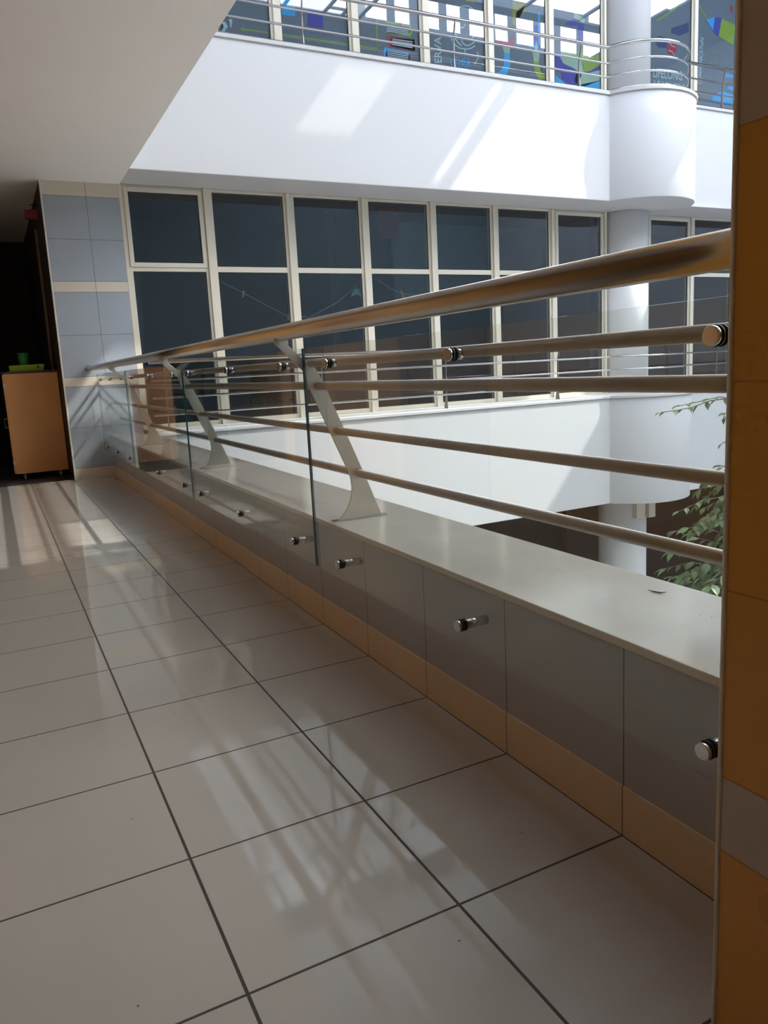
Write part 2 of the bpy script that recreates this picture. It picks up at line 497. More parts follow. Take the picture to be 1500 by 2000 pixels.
# unseen roof, its openings placed and sized to throw the sun patches
RO = [(9.9, 11.0, 8.30, 8.72), (10.25, 11.25, 9.0, 9.42), (13.15, 13.34, 8.78, 9.42)]
RO.append((13.6, 17.9, 8.72, 9.42))
RO.append((17.9, 20.4, 8.2, 8.76))
RO.append((11.45, 20.6, 2.2, 4.1))
RO.append((2.6, 11.35, 2.3, 8.2))
RO.append((11.45, 20.4, 6.2, 8.2))
x = 11.45
while x < 19.5:
    RO.append((x, x + 2.1, 4.55, 6.2)); x += 2.22
for y0, y1 in ((-6.0, -3.2), (-2.6, -0.2)):
    x = 11.45
    while x < 22.8:
        RO.append((x, x + 1.9, y0, y1)); x += 2.2
def roof_mesh(x0, x1, y0, y1, z0, z1, holes):
    xs = sorted({x0, x1, *[h[0] for h in holes], *[h[1] for h in holes]})
    ys = sorted({y0, y1, *[h[2] for h in holes], *[h[3] for h in holes]})
    xs = [v for v in xs if x0 <= v <= x1]; ys = [v for v in ys if y0 <= v <= y1]
    b = bmn()
    def solid(i, j):
        if i < 0 or j < 0 or i >= len(xs) - 1 or j >= len(ys) - 1: return False
        cx, cy = (xs[i] + xs[i + 1]) / 2, (ys[j] + ys[j + 1]) / 2
        return not any(h[0] < cx < h[1] and h[2] < cy < h[3] for h in holes)
    V = {}
    def v(i, j, z):
        k = (i, j, z)
        if k not in V: V[k] = b.verts.new((xs[i], ys[j], z))
        return V[k]
    for i in range(len(xs) - 1):
        for j in range(len(ys) - 1):
            if not solid(i, j): continue
            b.faces.new((v(i, j, z1), v(i + 1, j, z1), v(i + 1, j + 1, z1), v(i, j + 1, z1)))
            b.faces.new((v(i, j, z0), v(i, j + 1, z0), v(i + 1, j + 1, z0), v(i + 1, j, z0)))
            for di, dj, e in ((-1, 0, ((i, j), (i, j + 1))), (1, 0, ((i + 1, j), (i + 1, j + 1))),
                              (0, -1, ((i, j), (i + 1, j))), (0, 1, ((i, j + 1), (i + 1, j + 1)))):
                if not solid(i + di, j + dj):
                    (a, c), (d, f) = e
                    b.faces.new((v(a, c, z0), v(d, f, z0), v(d, f, z1), v(a, c, z1)))
    return b
M['roof'] = pmat('roof_steel', (0.16, 0.17, 0.19), 0.6)
struct(obj('ceiling_roof', roof_mesh(-3.2, 24.6, -9.4, 18.4, ZR, ZR + 0.06, RO), M['roof']))
m, nt, bs = new_mat('frosted_glazing')
nt.nodes.remove(bs)
tl = nt.nodes.new('ShaderNodeBsdfTranslucent'); tl.inputs[0].default_value = (0.34, 0.34, 0.34, 1)
tp = nt.nodes.new('ShaderNodeBsdfTransparent'); mxs = nt.nodes.new('ShaderNodeMixShader'); mxs.inputs[0].default_value = 0.42
nt.links.new(tl.outputs[0], mxs.inputs[1]); nt.links.new(tp.outputs[0], mxs.inputs[2])
nt.links.new(mxs.outputs[0], nt.nodes['Material Output'].inputs['Surface'])
M['frosted'] = m
b = bmn()
XS = [2.6 + 1.275 * i for i in range(7)]
quads = [(XS[i] + 0.04, XS[i + 1] - 0.04, 2.3, 8.2) for i in range(6)]
quads += [(10.29, 10.80, 2.3, 2.66), (10.29, 10.80, 4.14, 8.2), (10.88, 11.35, 2.3, 8.2), (10.25, 11.25, 9.0, 9.42)]
for x0, x1, y0, y1 in quads:
    b.faces.new([b.verts.new(q) for q in ((x0, y0, ZR + 0.03), (x1, y0, ZR + 0.03), (x1, y1, ZR + 0.03), (x0, y1, ZR + 0.03))])
struct(obj('ceiling_rooflight', b, M['frosted']))  # unseen panels added to spread skylight leftwards; the last weakens a sun stripe
b = bmn()
for x in XS:
    bx(b, x - 0.04, x + 0.04, 2.3, 8.2, ZR - 0.02, ZR + 0.05)
bx(b, 10.80, 10.88, 2.3, 8.2, ZR - 0.02, ZR + 0.05)
bx(b, 10.29, 10.80, 2.66, 2.70, ZR - 0.02, ZR + 0.05); bx(b, 10.29, 10.80, 4.10, 4.14, ZR - 0.02, ZR + 0.05)
struct(obj('ceiling_rooflight_bars', b, M['roof']))
# unseen upright openings above the roof, added for their reflection in the upper panes
b = bmn()
bx(b, 11.4, 20.7, 2.08, 2.16, ZR + 0.06, ZR + 0.16)
bx(b, 11.4, 20.7, 2.08, 2.16, ZR + 1.25, ZR + 1.5)
x = 11.4
while x < 20.3:
    bx(b, x, x + 0.32, 2.08, 2.16, ZR + 0.16, ZR + 1.25); x += 1.1
    bx(b, x, x + 0.26, 2.08, 2.16, ZR + 0.16, ZR + 1.25); x += 0.82
struct(obj('wall_reflection_screen', b, M['roof']))

# ------------------------------------------------------------------ orange tiled column in the foreground
t = thing('tiled_column', 'glossy orange tiled column with a beige band at the right edge, close to the camera', 'column')
b = bmn(); bx(b, 1.187, 2.08, -0.6, 0.957, 0.0, ZC)
obj('column_body', b, M['orange'], t)
b = bmn(); tube(b, [(1.188, 0.955, 0.0), (1.188, 0.955, ZC)], 0.0058, 12)
o = obj('edge_trim', b, M['trim_pale'], t); o['label'] = 'pale metal edge strip'
set_base(t, (1.6, 0.2, 0))

# ------------------------------------------------------------------ windows
XW = [2.075, 3.40, 4.78, 6.165, 7.545, 8.93, 10.335, 11.72]
XR = [12.86, 14.24, 15.62, 17.0]

def rect_frame(b, x0, x1, z0, z1, w, y0, y1):
    bx(b, x0, x0 + w, y0, y1, z0, z1); bx(b, x1 - w, x1, y0, y1, z0, z1)
    bx(b, x0 + w, x1 - w, y0, y1, z0, z0 + w); bx(b, x0 + w, x1 - w, y0, y1, z1 - w, z1)

def make_window(n, xa, xb, zb, zt, transom, sash, glass, first=False):
    """one bay: frame, transom, an upper sash where the photo has one, panes"""
    e = 0.0015
    xa += e; xb -= e
    jl = 0.095; jr = 0.095
    f = bmn()
    y0, y1 = YE, YE + 0.10
    bx(f, xa, xa + jl, y0, y1, zb, zt); bx(f, xb - jr, xb, y0, y1, zb, zt)
    bx(f, xa + jl, xb - jr, y0, y1, zt - 0.045, zt)
    bx(f, xa + jl, xb - jr, y0, y1, zb, zb + 0.075)
    z2 = transom
    if z2: bx(f, xa + jl, xb - jr, y0, y1, z2, z2 + 0.085)
    w = obj('window_%d' % n, f, M['frame'], bevel=0.004)
    # projecting half of the mullion
    p = bmn(); bx(p, xb - 0.05, xb, y0 - 0.045, y0 - 0.0005, zb, zt - 0.001)
    obj('mullion_cover', p, M['frame'], w, bevel=0.003)
    gx0, gx1 = xa + jl, xb - jr
    spans = [(zb + 0.075, z2), (z2 + 0.085, zt - 0.045)] if z2 else [(zb + 0.075, zt - 0.045)]
    for i, (a, c) in enumerate(spans):
        s = bmn(); rect_frame(s, gx0 - 0.001, gx1 + 0.001, a - 0.001, c + 0.001, 0.012, YE + 0.018, YE + 0.03)
        obj('seal', s, M['seal'], w)
        if sash and i == len(spans) - 1:
            s = bmn(); rect_frame(s, gx0 - 0.03, gx1 + 0.03, a - 0.02, c + 0.01, 0.065, YE - 0.018, YE + 0.017)
            obj('sash', s, M['frame'], w, bevel=0.004)
        g = bmn(); v = [g.verts.new(q) for q in ((gx0, YE + 0.024, a), (gx1, YE + 0.024, a), (gx1, YE + 0.024, c), (gx0, YE + 0.024, c))]
        g.faces.new(v)
        obj('pane', g, glass, w)
    struct(w)
    return w

wins = {}
n = 1
for i in range(7):
    wins['m%d' % i] = make_window(n, XW[i], XW[i + 1], ZL, ZC + 0.005, 3.11, i in (0, 6), M['wglass']); n += 1
for i in range(3):
    wins['m%d' % (i + 7)] = make_window(n, XR[i], XR[i + 1], ZL, ZC + 0.005, 3.11, i == 0, M['wglass']); n += 1
for i in range(7):
    wins['u%d' % i] = make_window(n, XW[i], XW[i + 1], ZU, 9.22, None, False, M['uglass']); n += 1
for i in range(3):
    wins['u%d' % (i + 7)] = make_window(n, XR[i], XR[i + 1], ZU, 9.22, None, False, M['uglass']); n += 1
# slate film on the inside of the upper panes, as high as the drawings
for i in range(10):
    xa, xb = (XW[i], XW[i + 1]) if i < 7 else (XR[i - 7], XR[i - 6])
    b = bmn(); bx(b, xa + 0.10, xb - 0.10, YE + 0.036, YE + 0.040, ZU + 0.08, 9.17)
    o = obj('film', b, M['film'], wins['u%d' % i]); o['label'] = 'slate grey film inside the pane'

# ------------------------------------------------------------------ vinyl drawings and lettering on the upper windows
DEC = [
    (0, 'white_lettering', 'white stroke of a cut-off letter', 'pale', [[(3.872, 6.746), (3.938, 6.755), (3.994, 6.836), (3.95, 6.896), (3.9, 6.881), (3.927, 6.82)], [(4.003, 6.94), (4.077, 6.951), (4.05, 6.829), (4.026, 6.826), (4.024, 6.907)]]),
    (0, 'green_arrow', 'green arrow pointing left', 'lime', [[(4.182, 6.826), (4.261, 6.881), (4.241, 6.841), (4.27, 6.794)], [(4.221, 6.819), (4.643, 6.828), (4.648, 6.848), (4.226, 6.839)]]),
    (1, 'green_line', 'green line of the arrow', 'lime', [[(4.876, 6.829), (6.065, 6.833), (6.07, 6.854), (4.881, 6.85)]]),
    (1, 'blue_square', 'blue square', 'sky', [[(4.934, 7.436), (5.161, 7.441), (5.138, 7.142), (4.911, 7.139)]]),
    (1, 'violet_bar', 'violet upright bar', 'violet', [[(5.377, 7.49), (5.648, 7.502), (5.615, 7.026), (5.343, 7.026)]]),
    (2, 'green_line', 'green line turning up', 'lime', [[(6.266, 6.836), (6.615, 6.833), (6.621, 6.854), (6.271, 6.857)], [(6.621, 6.844), (6.639, 7.313), (6.613, 7.309), (6.595, 6.84)]]),
    (2, 'green_book', 'green book cover with pale pages', 'lime', [[(6.783, 7.318), (7.275, 7.315), (7.332, 7.224), (7.275, 7.126), (6.772, 7.123), (6.774, 7.147), (7.236, 7.154), (7.281, 7.234), (7.243, 7.286), (6.791, 7.287)]]),
    (2, 'book_pages', 'pale page edges of the green book', 'pale', [[(6.815, 7.202), (7.247, 7.205), (7.251, 7.22), (6.819, 7.217)], [(6.813, 7.176), (7.246, 7.179), (7.25, 7.194), (6.817, 7.191)], [(6.812, 7.15), (7.245, 7.152), (7.248, 7.168), (6.816, 7.165)]]),
    (2, 'red_book', 'red book cover with pale pages', 'red', [[(6.84, 7.091), (7.356, 7.096), (7.355, 7.071), (6.898, 7.059), (6.864, 6.997), (6.89, 6.927), (7.358, 6.931), (7.357, 6.906), (6.859, 6.899), (6.814, 6.991)]]),
    (2, 'book_pages', 'pale page edges of the red book', 'pale', [[(6.905, 7.035), (7.311, 7.04), (7.314, 7.057), (6.909, 7.052)], [(6.903, 7.006), (7.309, 7.01), (7.313, 7.027), (6.907, 7.023)], [(6.902, 6.976), (7.307, 6.98), (7.311, 6.997), (6.906, 6.993)], [(6.9, 6.947), (7.306, 6.95), (7.31, 6.967), (6.904, 6.963)]]),
    (2, 'blue_book', 'blue book cover with pale pages', 'sky', [[(6.749, 6.893), (7.242, 6.874), (7.241, 6.849), (6.797, 6.858), (6.763, 6.789), (6.788, 6.71), (7.244, 6.709), (7.242, 6.675), (6.767, 6.683), (6.723, 6.784)]]),
    (2, 'book_pages', 'pale page edges of the blue book', 'pale', [[(6.804, 6.835), (7.217, 6.83), (7.222, 6.847), (6.808, 6.851)], [(6.802, 6.805), (7.216, 6.8), (7.22, 6.817), (6.806, 6.822)], [(6.8, 6.776), (7.214, 6.77), (7.219, 6.787), (6.805, 6.792)], [(6.799, 6.746), (7.213, 6.74), (7.217, 6.757), (6.803, 6.763)]]),
    (2, 'red_patch', 'red patch', 'red', [[(6.499, 7.626), (6.577, 7.63), (6.572, 7.55), (6.494, 7.546)], [(7.059, 7.447), (7.12, 7.447), (7.111, 7.292), (7.051, 7.291)]]),
    (3, 'globe_drawing', 'pale line drawing of a globe on a stand', 'pale', [[(8.109, 7.213), (8.159, 7.123), (8.184, 7.135), (8.133, 7.224)], [(8.164, 7.12), (8.281, 7.067), (8.297, 7.086), (8.18, 7.138)], [(8.287, 7.066), (8.43, 7.067), (8.435, 7.088), (8.292, 7.087)], [(8.435, 7.068), (8.547, 7.099), (8.542, 7.119), (8.43, 7.087)], [(8.552, 7.102), (8.632, 7.155), (8.617, 7.17), (8.537, 7.117)], [(8.176, 7.23), (8.239, 7.166), (8.261, 7.181), (8.198, 7.244)], [(8.24, 7.165), (8.326, 7.112), (8.344, 7.129), (8.259, 7.182)], [(8.316, 7.242), (8.35, 7.166), (8.375, 7.176), (8.342, 7.252)], [(8.353, 7.162), (8.426, 7.125), (8.443, 7.143), (8.371, 7.18)], [(8.437, 7.124), (8.527, 7.153), (8.521, 7.172), (8.432, 7.143)], [(8.531, 7.155), (8.623, 7.214), (8.608, 7.229), (8.517, 7.17)], [(8.57, 7.274), (8.63, 7.327), (8.615, 7.337), (8.554, 7.284)], [(8.632, 7.329), (8.679, 7.394), (8.661, 7.4), (8.613, 7.335)], [(8.681, 7.396), (8.713, 7.468), (8.692, 7.47), (8.659, 7.398)], [(8.713, 7.469), (8.728, 7.544), (8.705, 7.543), (8.691, 7.468)], [(8.728, 7.546), (8.723, 7.618), (8.701, 7.614), (8.705, 7.541)], [(8.723, 7.62), (8.7, 7.686), (8.679, 7.678), (8.701, 7.612)], [(8.7, 7.687), (8.66, 7.742), (8.64, 7.731), (8.679, 7.676)], [(8.659, 7.743), (8.605, 7.783), (8.588, 7.769), (8.641, 7.73)], [(8.603, 7.784), (8.538, 7.807), (8.526, 7.791), (8.59, 7.768)], [(8.535, 7.808), (8.465, 7.812), (8.458, 7.795), (8.529, 7.79)], [(8.461, 7.812), (8.389, 7.797), (8.389, 7.78), (8.462, 7.795)], [(8.385, 7.796), (8.315, 7.764), (8.323, 7.75), (8.393, 7.782)], [(8.313, 7.762), (8.25, 7.715), (8.263, 7.704), (8.326, 7.751)], [(8.248, 7.713), (8.196, 7.653), (8.214, 7.646), (8.265, 7.706)], [(8.195, 7.651), (8.158, 7.583), (8.177, 7.579), (8.215, 7.648)], [(8.157, 7.581), (8.136, 7.508), (8.157, 7.508), (8.178, 7.581)], [(8.136, 7.506), (8.133, 7.434), (8.154, 7.437), (8.157, 7.509)], [(8.133, 7.432), (8.148, 7.364), (8.169, 7.37), (8.154, 7.438)], [(8.148, 7.362), (8.18, 7.303), (8.201, 7.313), (8.169, 7.372)], [(8.182, 7.302), (8.229, 7.255), (8.247, 7.268), (8.2, 7.314)], [(8.231, 7.254), (8.291, 7.224), (8.305, 7.239), (8.245, 7.269)], [(8.293, 7.223), (8.362, 7.21), (8.371, 7.227), (8.302, 7.24)], [(8.393, 7.073), (8.391, 7.017), (8.416, 7.02), (8.418, 7.076)], [(8.667, 7.063), (8.689, 6.971), (8.709, 6.977), (8.687, 7.069)], [(8.691, 6.977), (8.593, 6.848), (8.61, 6.842), (8.708, 6.971)], [(8.418, 7.512), (8.4, 7.458), (8.419, 7.457), (8.437, 7.511)], [(8.403, 7.462), (8.36, 7.426), (8.374, 7.417), (8.416, 7.453)], [(8.368, 7.429), (8.319, 7.426), (8.316, 7.41), (8.366, 7.413)], [(8.326, 7.424), (8.29, 7.455), (8.274, 7.443), (8.31, 7.412)], [(8.292, 7.451), (8.284, 7.503), (8.265, 7.498), (8.272, 7.446)], [(8.284, 7.5), (8.308, 7.552), (8.289, 7.554), (8.265, 7.502)], [(8.304, 7.548), (8.349, 7.578), (8.338, 7.589), (8.293, 7.558)], [(8.341, 7.576), (8.389, 7.572), (8.395, 7.588), (8.347, 7.591)]]),
    (3, 'olive_patch', 'olive patch', 'olive', [[(8.456, 7.971), (8.622, 7.98), (8.618, 7.878), (8.453, 7.878)]]),
    (4, 'red_patch', 'red patch with a white beak shape', 'red', [[(9.052, 7.302), (9.424, 7.331), (9.418, 7.436), (9.512, 7.448), (9.507, 7.264), (9.383, 7.206), (9.087, 7.237)]]),
    (4, 'olive_patch', 'olive patch', 'olive', [[(9.491, 8.033), (9.802, 8.038), (9.798, 7.883), (9.571, 7.864), (9.555, 7.623), (9.48, 7.641)]]),
    (4, 'blue_patch', 'blue patch', 'violet', [[(9.903, 7.686), (10.083, 7.705), (10.086, 7.361), (9.92, 7.34)]]),
    (4, 'cyan_strip', 'cyan strip', 'sky', [[(10.078, 7.925), (10.127, 7.932), (10.114, 7.315), (10.084, 7.311)], [(9.823, 7.305), (10.154, 7.37), (10.252, 7.34), (10.035, 7.29)]]),
    (4, 'raised_hand', 'pale green hand with blue sleeve', 'hand', [[(9.235, 7.229), (9.412, 7.224), (9.4, 7.123), (9.278, 7.122)]]),
    (4, 'sleeve', 'blue sleeve', 'sky', [[(9.269, 7.121), (9.403, 7.124), (9.412, 6.912), (9.343, 6.79), (9.237, 6.678), (9.069, 6.666), (9.071, 6.744), (9.203, 6.816), (9.259, 6.922)]]),
    (4, 'raised_hand', 'pale green hand with lime sleeve', 'hand', [[(10.009, 7.416), (10.048, 7.421), (10.054, 7.278), (10.113, 7.257), (10.079, 7.065), (9.962, 7.05), (9.927, 7.233), (9.996, 7.271)]]),
    (4, 'sleeve', 'lime sleeve', 'lime', [[(9.948, 7.056), (10.085, 7.065), (10.107, 6.967), (10.242, 6.822), (10.241, 6.771), (10.073, 6.759), (9.977, 6.879)]]),
    (5, 'teal_shape', 'pale teal shape', 'hand', [[(10.632, 7.353), (11.123, 7.267), (11.204, 7.023), (11.12, 6.968), (10.872, 7.058), (10.669, 7.122), (10.609, 7.203)], [(10.995, 6.953), (11.64, 7.104), (11.639, 6.922), (11.223, 6.769), (11.034, 6.763), (10.962, 6.845)], [(10.966, 8.07), (11.233, 7.978), (11.212, 7.901), (10.945, 7.965)]]),
    (5, 'violet_shape', 'violet shape', 'violet', [[(10.479, 7.26), (10.609, 7.203), (10.668, 7.107), (10.913, 7.063), (11.141, 6.97), (10.995, 6.946), (10.952, 6.829), (11.034, 6.756), (10.827, 6.725), (10.624, 6.821), (10.605, 6.938), (10.484, 6.953)], [(11.046, 7.892), (11.212, 7.901), (11.167, 7.511), (11.073, 7.513)], [(10.719, 7.816), (10.965, 7.961), (11.066, 7.851), (10.922, 7.816)], [(11.225, 7.01), (11.352, 7.055), (11.63, 7.194), (11.64, 7.112), (11.33, 7.015)]]),
    (5, 'lime_plant', 'lime green plant shape', 'lime', [[(11.062, 7.438), (11.187, 7.439), (11.196, 7.336), (11.333, 7.308), (11.481, 7.327), (11.641, 7.422), (11.64, 7.211), (11.352, 7.048), (11.204, 7.023), (11.184, 7.155), (11.081, 7.247), (11.061, 7.289)], [(10.632, 7.367), (10.794, 7.315), (11.061, 7.289), (11.05, 7.258), (10.712, 7.289)]]),
    (5, 'blue_wave', 'sky blue band', 'sky', [[(11.223, 6.761), (11.639, 6.914), (11.649, 6.701), (10.827, 6.71), (10.992, 6.744)], [(10.473, 6.893), (10.563, 6.829), (10.704, 6.771), (10.663, 6.715), (10.48, 6.717)]]),
    (7, 'red_ball', 'red ball with white seams', 'red', [[(13.74, 7.778), (13.736, 7.743), (13.723, 7.71), (13.701, 7.68), (13.673, 7.656), (13.639, 7.638), (13.603, 7.629), (13.568, 7.629), (13.534, 7.638), (13.505, 7.655), (13.483, 7.679), (13.468, 7.709), (13.463, 7.742), (13.467, 7.776), (13.481, 7.81), (13.502, 7.839), (13.53, 7.864), (13.563, 7.881), (13.599, 7.891), (13.635, 7.891), (13.668, 7.882), (13.698, 7.865), (13.72, 7.841), (13.735, 7.811), (13.74, 7.778)]]),
    (7, 'ball_seam', 'white curved seams of the red ball', 'pale', [[(13.706, 7.804), (13.666, 7.802), (13.664, 7.79), (13.704, 7.792)], [(13.668, 7.802), (13.63, 7.806), (13.624, 7.794), (13.662, 7.79)], [(13.632, 7.806), (13.599, 7.816), (13.589, 7.804), (13.622, 7.794)], [(13.6, 7.815), (13.574, 7.83), (13.561, 7.82), (13.587, 7.805)], [(13.575, 7.829), (13.557, 7.848), (13.541, 7.841), (13.56, 7.821)], [(13.558, 7.847), (13.549, 7.87), (13.532, 7.865), (13.541, 7.842)], [(13.497, 7.696), (13.539, 7.698), (13.541, 7.71), (13.499, 7.708)], [(13.537, 7.698), (13.577, 7.693), (13.583, 7.705), (13.543, 7.71)], [(13.575, 7.694), (13.609, 7.682), (13.619, 7.693), (13.585, 7.705)], [(13.607, 7.683), (13.634, 7.666), (13.647, 7.675), (13.621, 7.693)], [(13.632, 7.667), (13.649, 7.645), (13.665, 7.652), (13.649, 7.674)], [(13.649, 7.647), (13.655, 7.622), (13.672, 7.626), (13.666, 7.651)]]),
    (7, 'lime_strand', 'lime strand', 'lime', [[(13.163, 8.214), (13.395, 8.345), (13.374, 8.363), (13.143, 8.233)], [(13.395, 8.345), (13.658, 8.501), (13.636, 8.519), (13.374, 8.363)], [(13.662, 8.504), (13.809, 8.644), (13.778, 8.655), (13.632, 8.516)], [(13.811, 8.647), (13.884, 8.776), (13.848, 8.78), (13.776, 8.652)]]),
    (7, 'blue_shape', 'dark blue shape', 'navy', [[(13.581, 8.146), (14.082, 8.328), (14.087, 8.142), (13.806, 8.03), (13.582, 8.054)], [(13.052, 7.854), (13.254, 7.955), (13.446, 7.907), (13.449, 7.742), (13.202, 7.728)]]),
    (8, 'lime_string', 'lime string of the bunting', 'lime', [[(14.371, 8.703), (14.498, 8.572), (14.526, 8.586), (14.398, 8.716)], [(14.498, 8.572), (14.595, 8.466), (14.623, 8.479), (14.526, 8.585)]]),
    (8, 'cyan_flag', 'cyan pennant', 'sky', [[(14.609, 8.453), (14.874, 8.552), (14.836, 8.262)]]),
    (8, 'violet_flag', 'violet pennant', 'violet', [[(14.874, 8.552), (15.066, 8.559), (14.998, 8.172), (14.82, 8.26)]]),
    (8, 'lime_flag', 'lime pennant', 'lime', [[(15.098, 8.543), (15.523, 8.481), (15.474, 8.06), (14.998, 8.182)]]),
    (8, 'drawn_board', 'thin grey outline of a board', 'grey', [[(14.691, 7.779), (15.058, 7.804), (15.059, 7.815), (14.693, 7.789)], [(15.051, 7.809), (15.042, 7.601), (15.058, 7.602), (15.067, 7.81)], [(15.05, 7.607), (14.699, 7.585), (14.698, 7.574), (15.049, 7.596)], [(14.706, 7.58), (14.7, 7.785), (14.684, 7.783), (14.69, 7.579)]]),
    (8, 'red_letters', 'red marks stacked upright', 'red', [[(14.394, 7.184), (14.488, 7.185), (14.489, 7.133), (14.395, 7.123)], [(14.383, 7.008), (14.477, 7.008), (14.478, 6.957), (14.384, 6.947)], [(14.37, 6.883), (14.465, 6.883), (14.466, 6.821), (14.372, 6.811)]]),
    (8, 'blue_wave', 'sky blue band', 'sky', [[(14.845, 6.954), (15.116, 7.077), (15.513, 7.055), (15.521, 6.843), (14.848, 6.86)], [(15.217, 7.465), (15.497, 7.456), (15.5, 7.393), (15.187, 7.378)], [(15.356, 7.24), (15.505, 7.246), (15.51, 7.119), (15.31, 7.161)]]),
    (8, 'red_patch', 'pink red patch', 'red', [[(15.331, 8.822), (15.426, 8.867), (15.432, 8.715), (15.35, 8.723)]]),
]
TXT = [
    (3, 'lettering', 'ERVA', 'pale letters ERVA reading upwards', 'pale', [(7.898, 6.78), (7.901, 7.207), (7.752, 7.199), (7.747, 6.762)]),
    (3, 'lettering', 'oTHER', 'blue word oTHER', 'sky', [(8.08, 6.76), (8.52, 6.77), (8.515, 6.933), (8.076, 6.921)]),
    (7, 'lettering', 'LIFELONG', 'pale word LIFELONG', 'pale', [(13.065, 7.135), (13.915, 7.161), (13.911, 7.343), (13.063, 7.322)]),
    (7, 'lettering', 'LEARNERS', 'pale word LEARNERS', 'pale', [(13.097, 6.91), (13.996, 6.926), (13.993, 7.089), (13.095, 7.079)]),
    (8, 'lettering', 'COMMUNICATioN', 'pale word COMMUNICATioN reading upwards', 'pale', [(14.489, 7.144), (14.542, 8.08), (14.432, 8.085), (14.379, 7.152)]),
]
def flat(polys, y):
    b = bmn()
    for poly in polys:
        vs = [b.verts.new((x_, y, z_)) for x_, z_ in poly]
        try: b.faces.new(vs)
        except Exception: pass
    bmesh.ops.triangulate(b, faces=b.faces)
    return b
lay = 0
for win, name, lab, col, polys in DEC:
    lay += 1
    o = obj(name, flat(polys, YE + 0.035 - 0.00012 * (lay % 40)), M['d_' + col], wins['u%d' % win])
    o['label'] = lab
for win, name, s, lab, col, quad in TXT:
    c = bpy.data.curves.new(name, 'FONT'); c.body = s; c.resolution_u = 3
    if s != 'oTHER': c.offset = 0.012
    to = bpy.data.objects.new(name, c); COL.objects.link(to)
    dg = bpy.context.evaluated_depsgraph_get()
    me = bpy.data.meshes.new_from_object(to.evaluated_get(dg))
    bpy.data.objects.remove(to)
    xs = [v.co.x for v in me.vertices]; ys = [v.co.y for v in me.vertices]
    x0, x1, y0, y1 = min(xs), max(xs), min(ys), max(ys)
    BL, BR, TR, TL = [Vector(q) for q in quad]
    for v in me.vertices:
        u = (v.co.x - x0) / (x1 - x0); w_ = (v.co.y - y0) / (y1 - y0)
        p = (BL * (1 - u) + BR * u) * (1 - w_) + (TL * (1 - u) + TR * u) * w_
        v.co = (p.x, YE + 0.0295, p.y)
    o = bpy.data.objects.new(name, me); COL.objects.link(o); o.parent = wins['u%d' % win]
    me.materials.clear(); me.materials.append(M['d_' + col]); o['label'] = lab

# ------------------------------------------------------------------ near steel railing
t = thing('steel_railing', 'near brushed steel railing on the marble sill, thick handrail over leaning flat posts', 'railing')
YA, YB = 0.957, YE
b = bmn(); tube(b, [(1.365, YA, 1.667), (1.365, YB, 1.667)], 0.0405, 32)
o = obj('handrail', b, M['steel'], t); o['label'] = 'thick round handrail'
for nm, yy in (('end_flange', YB - 0.006),):
    b = bmn(); tube(b, [(1.365, yy - 0.004, 1.667), (1.365, yy + 0.005, 1.667)], 0.055, 24)
    obj(nm, b, M['steel'], t)
RAILS = [(1.520, 1.507, 0.0215), (1.553, 1.387, 0.0225), (1.652, 1.138, 0.0205), (1.762, 0.893, 0.0225)]
for x_, z_, r_ in RAILS:
    b = bmn(); tube(b, [(x_, YA, z_), (x_, YB, z_)], r_, 24)
    obj('rail', b, M['satin'], t)
POST = [(1.617, 0.646), (1.645, 0.668), (1.680, 0.708), (1.703, 0.760), (1.713, 0.819), (1.708, 0.875), (1.690, 0.925), (1.602, 1.135),
        (1.553, 1.252), (1.492, 1.402), (1.478, 1.462), (1.323, 1.617), (1.323, 1.64), (1.40, 1.64), (1.40, 1.60),
        (1.463, 1.542), (1.53, 1.49), (1.556, 1.455), (1.580, 1.405), (1.642, 1.255), (1.698, 1.120), (1.784, 0.907), (1.81, 0.845), (1.848, 0.742), (1.886, 0.646)]
for yp in (3.82, 6.87, 10.03):
    b = bmn(); prism(b, POST, 'y', yp - 0.006, yp + 0.006)
    p = obj('post', b, M['plate'], t, bevel=0.001); p['label'] = 'flat steel post with a forked top and flared foot'
    b = bmn(); bx(b, 1.585, 1.912, yp - 0.028, yp + 0.028, ZS + 0.0005, ZS + 0.007)
    q = obj('base_plate', b, M['polish'], p, bevel=0.001)
set_base(t, (1.75, 6.87, ZS))

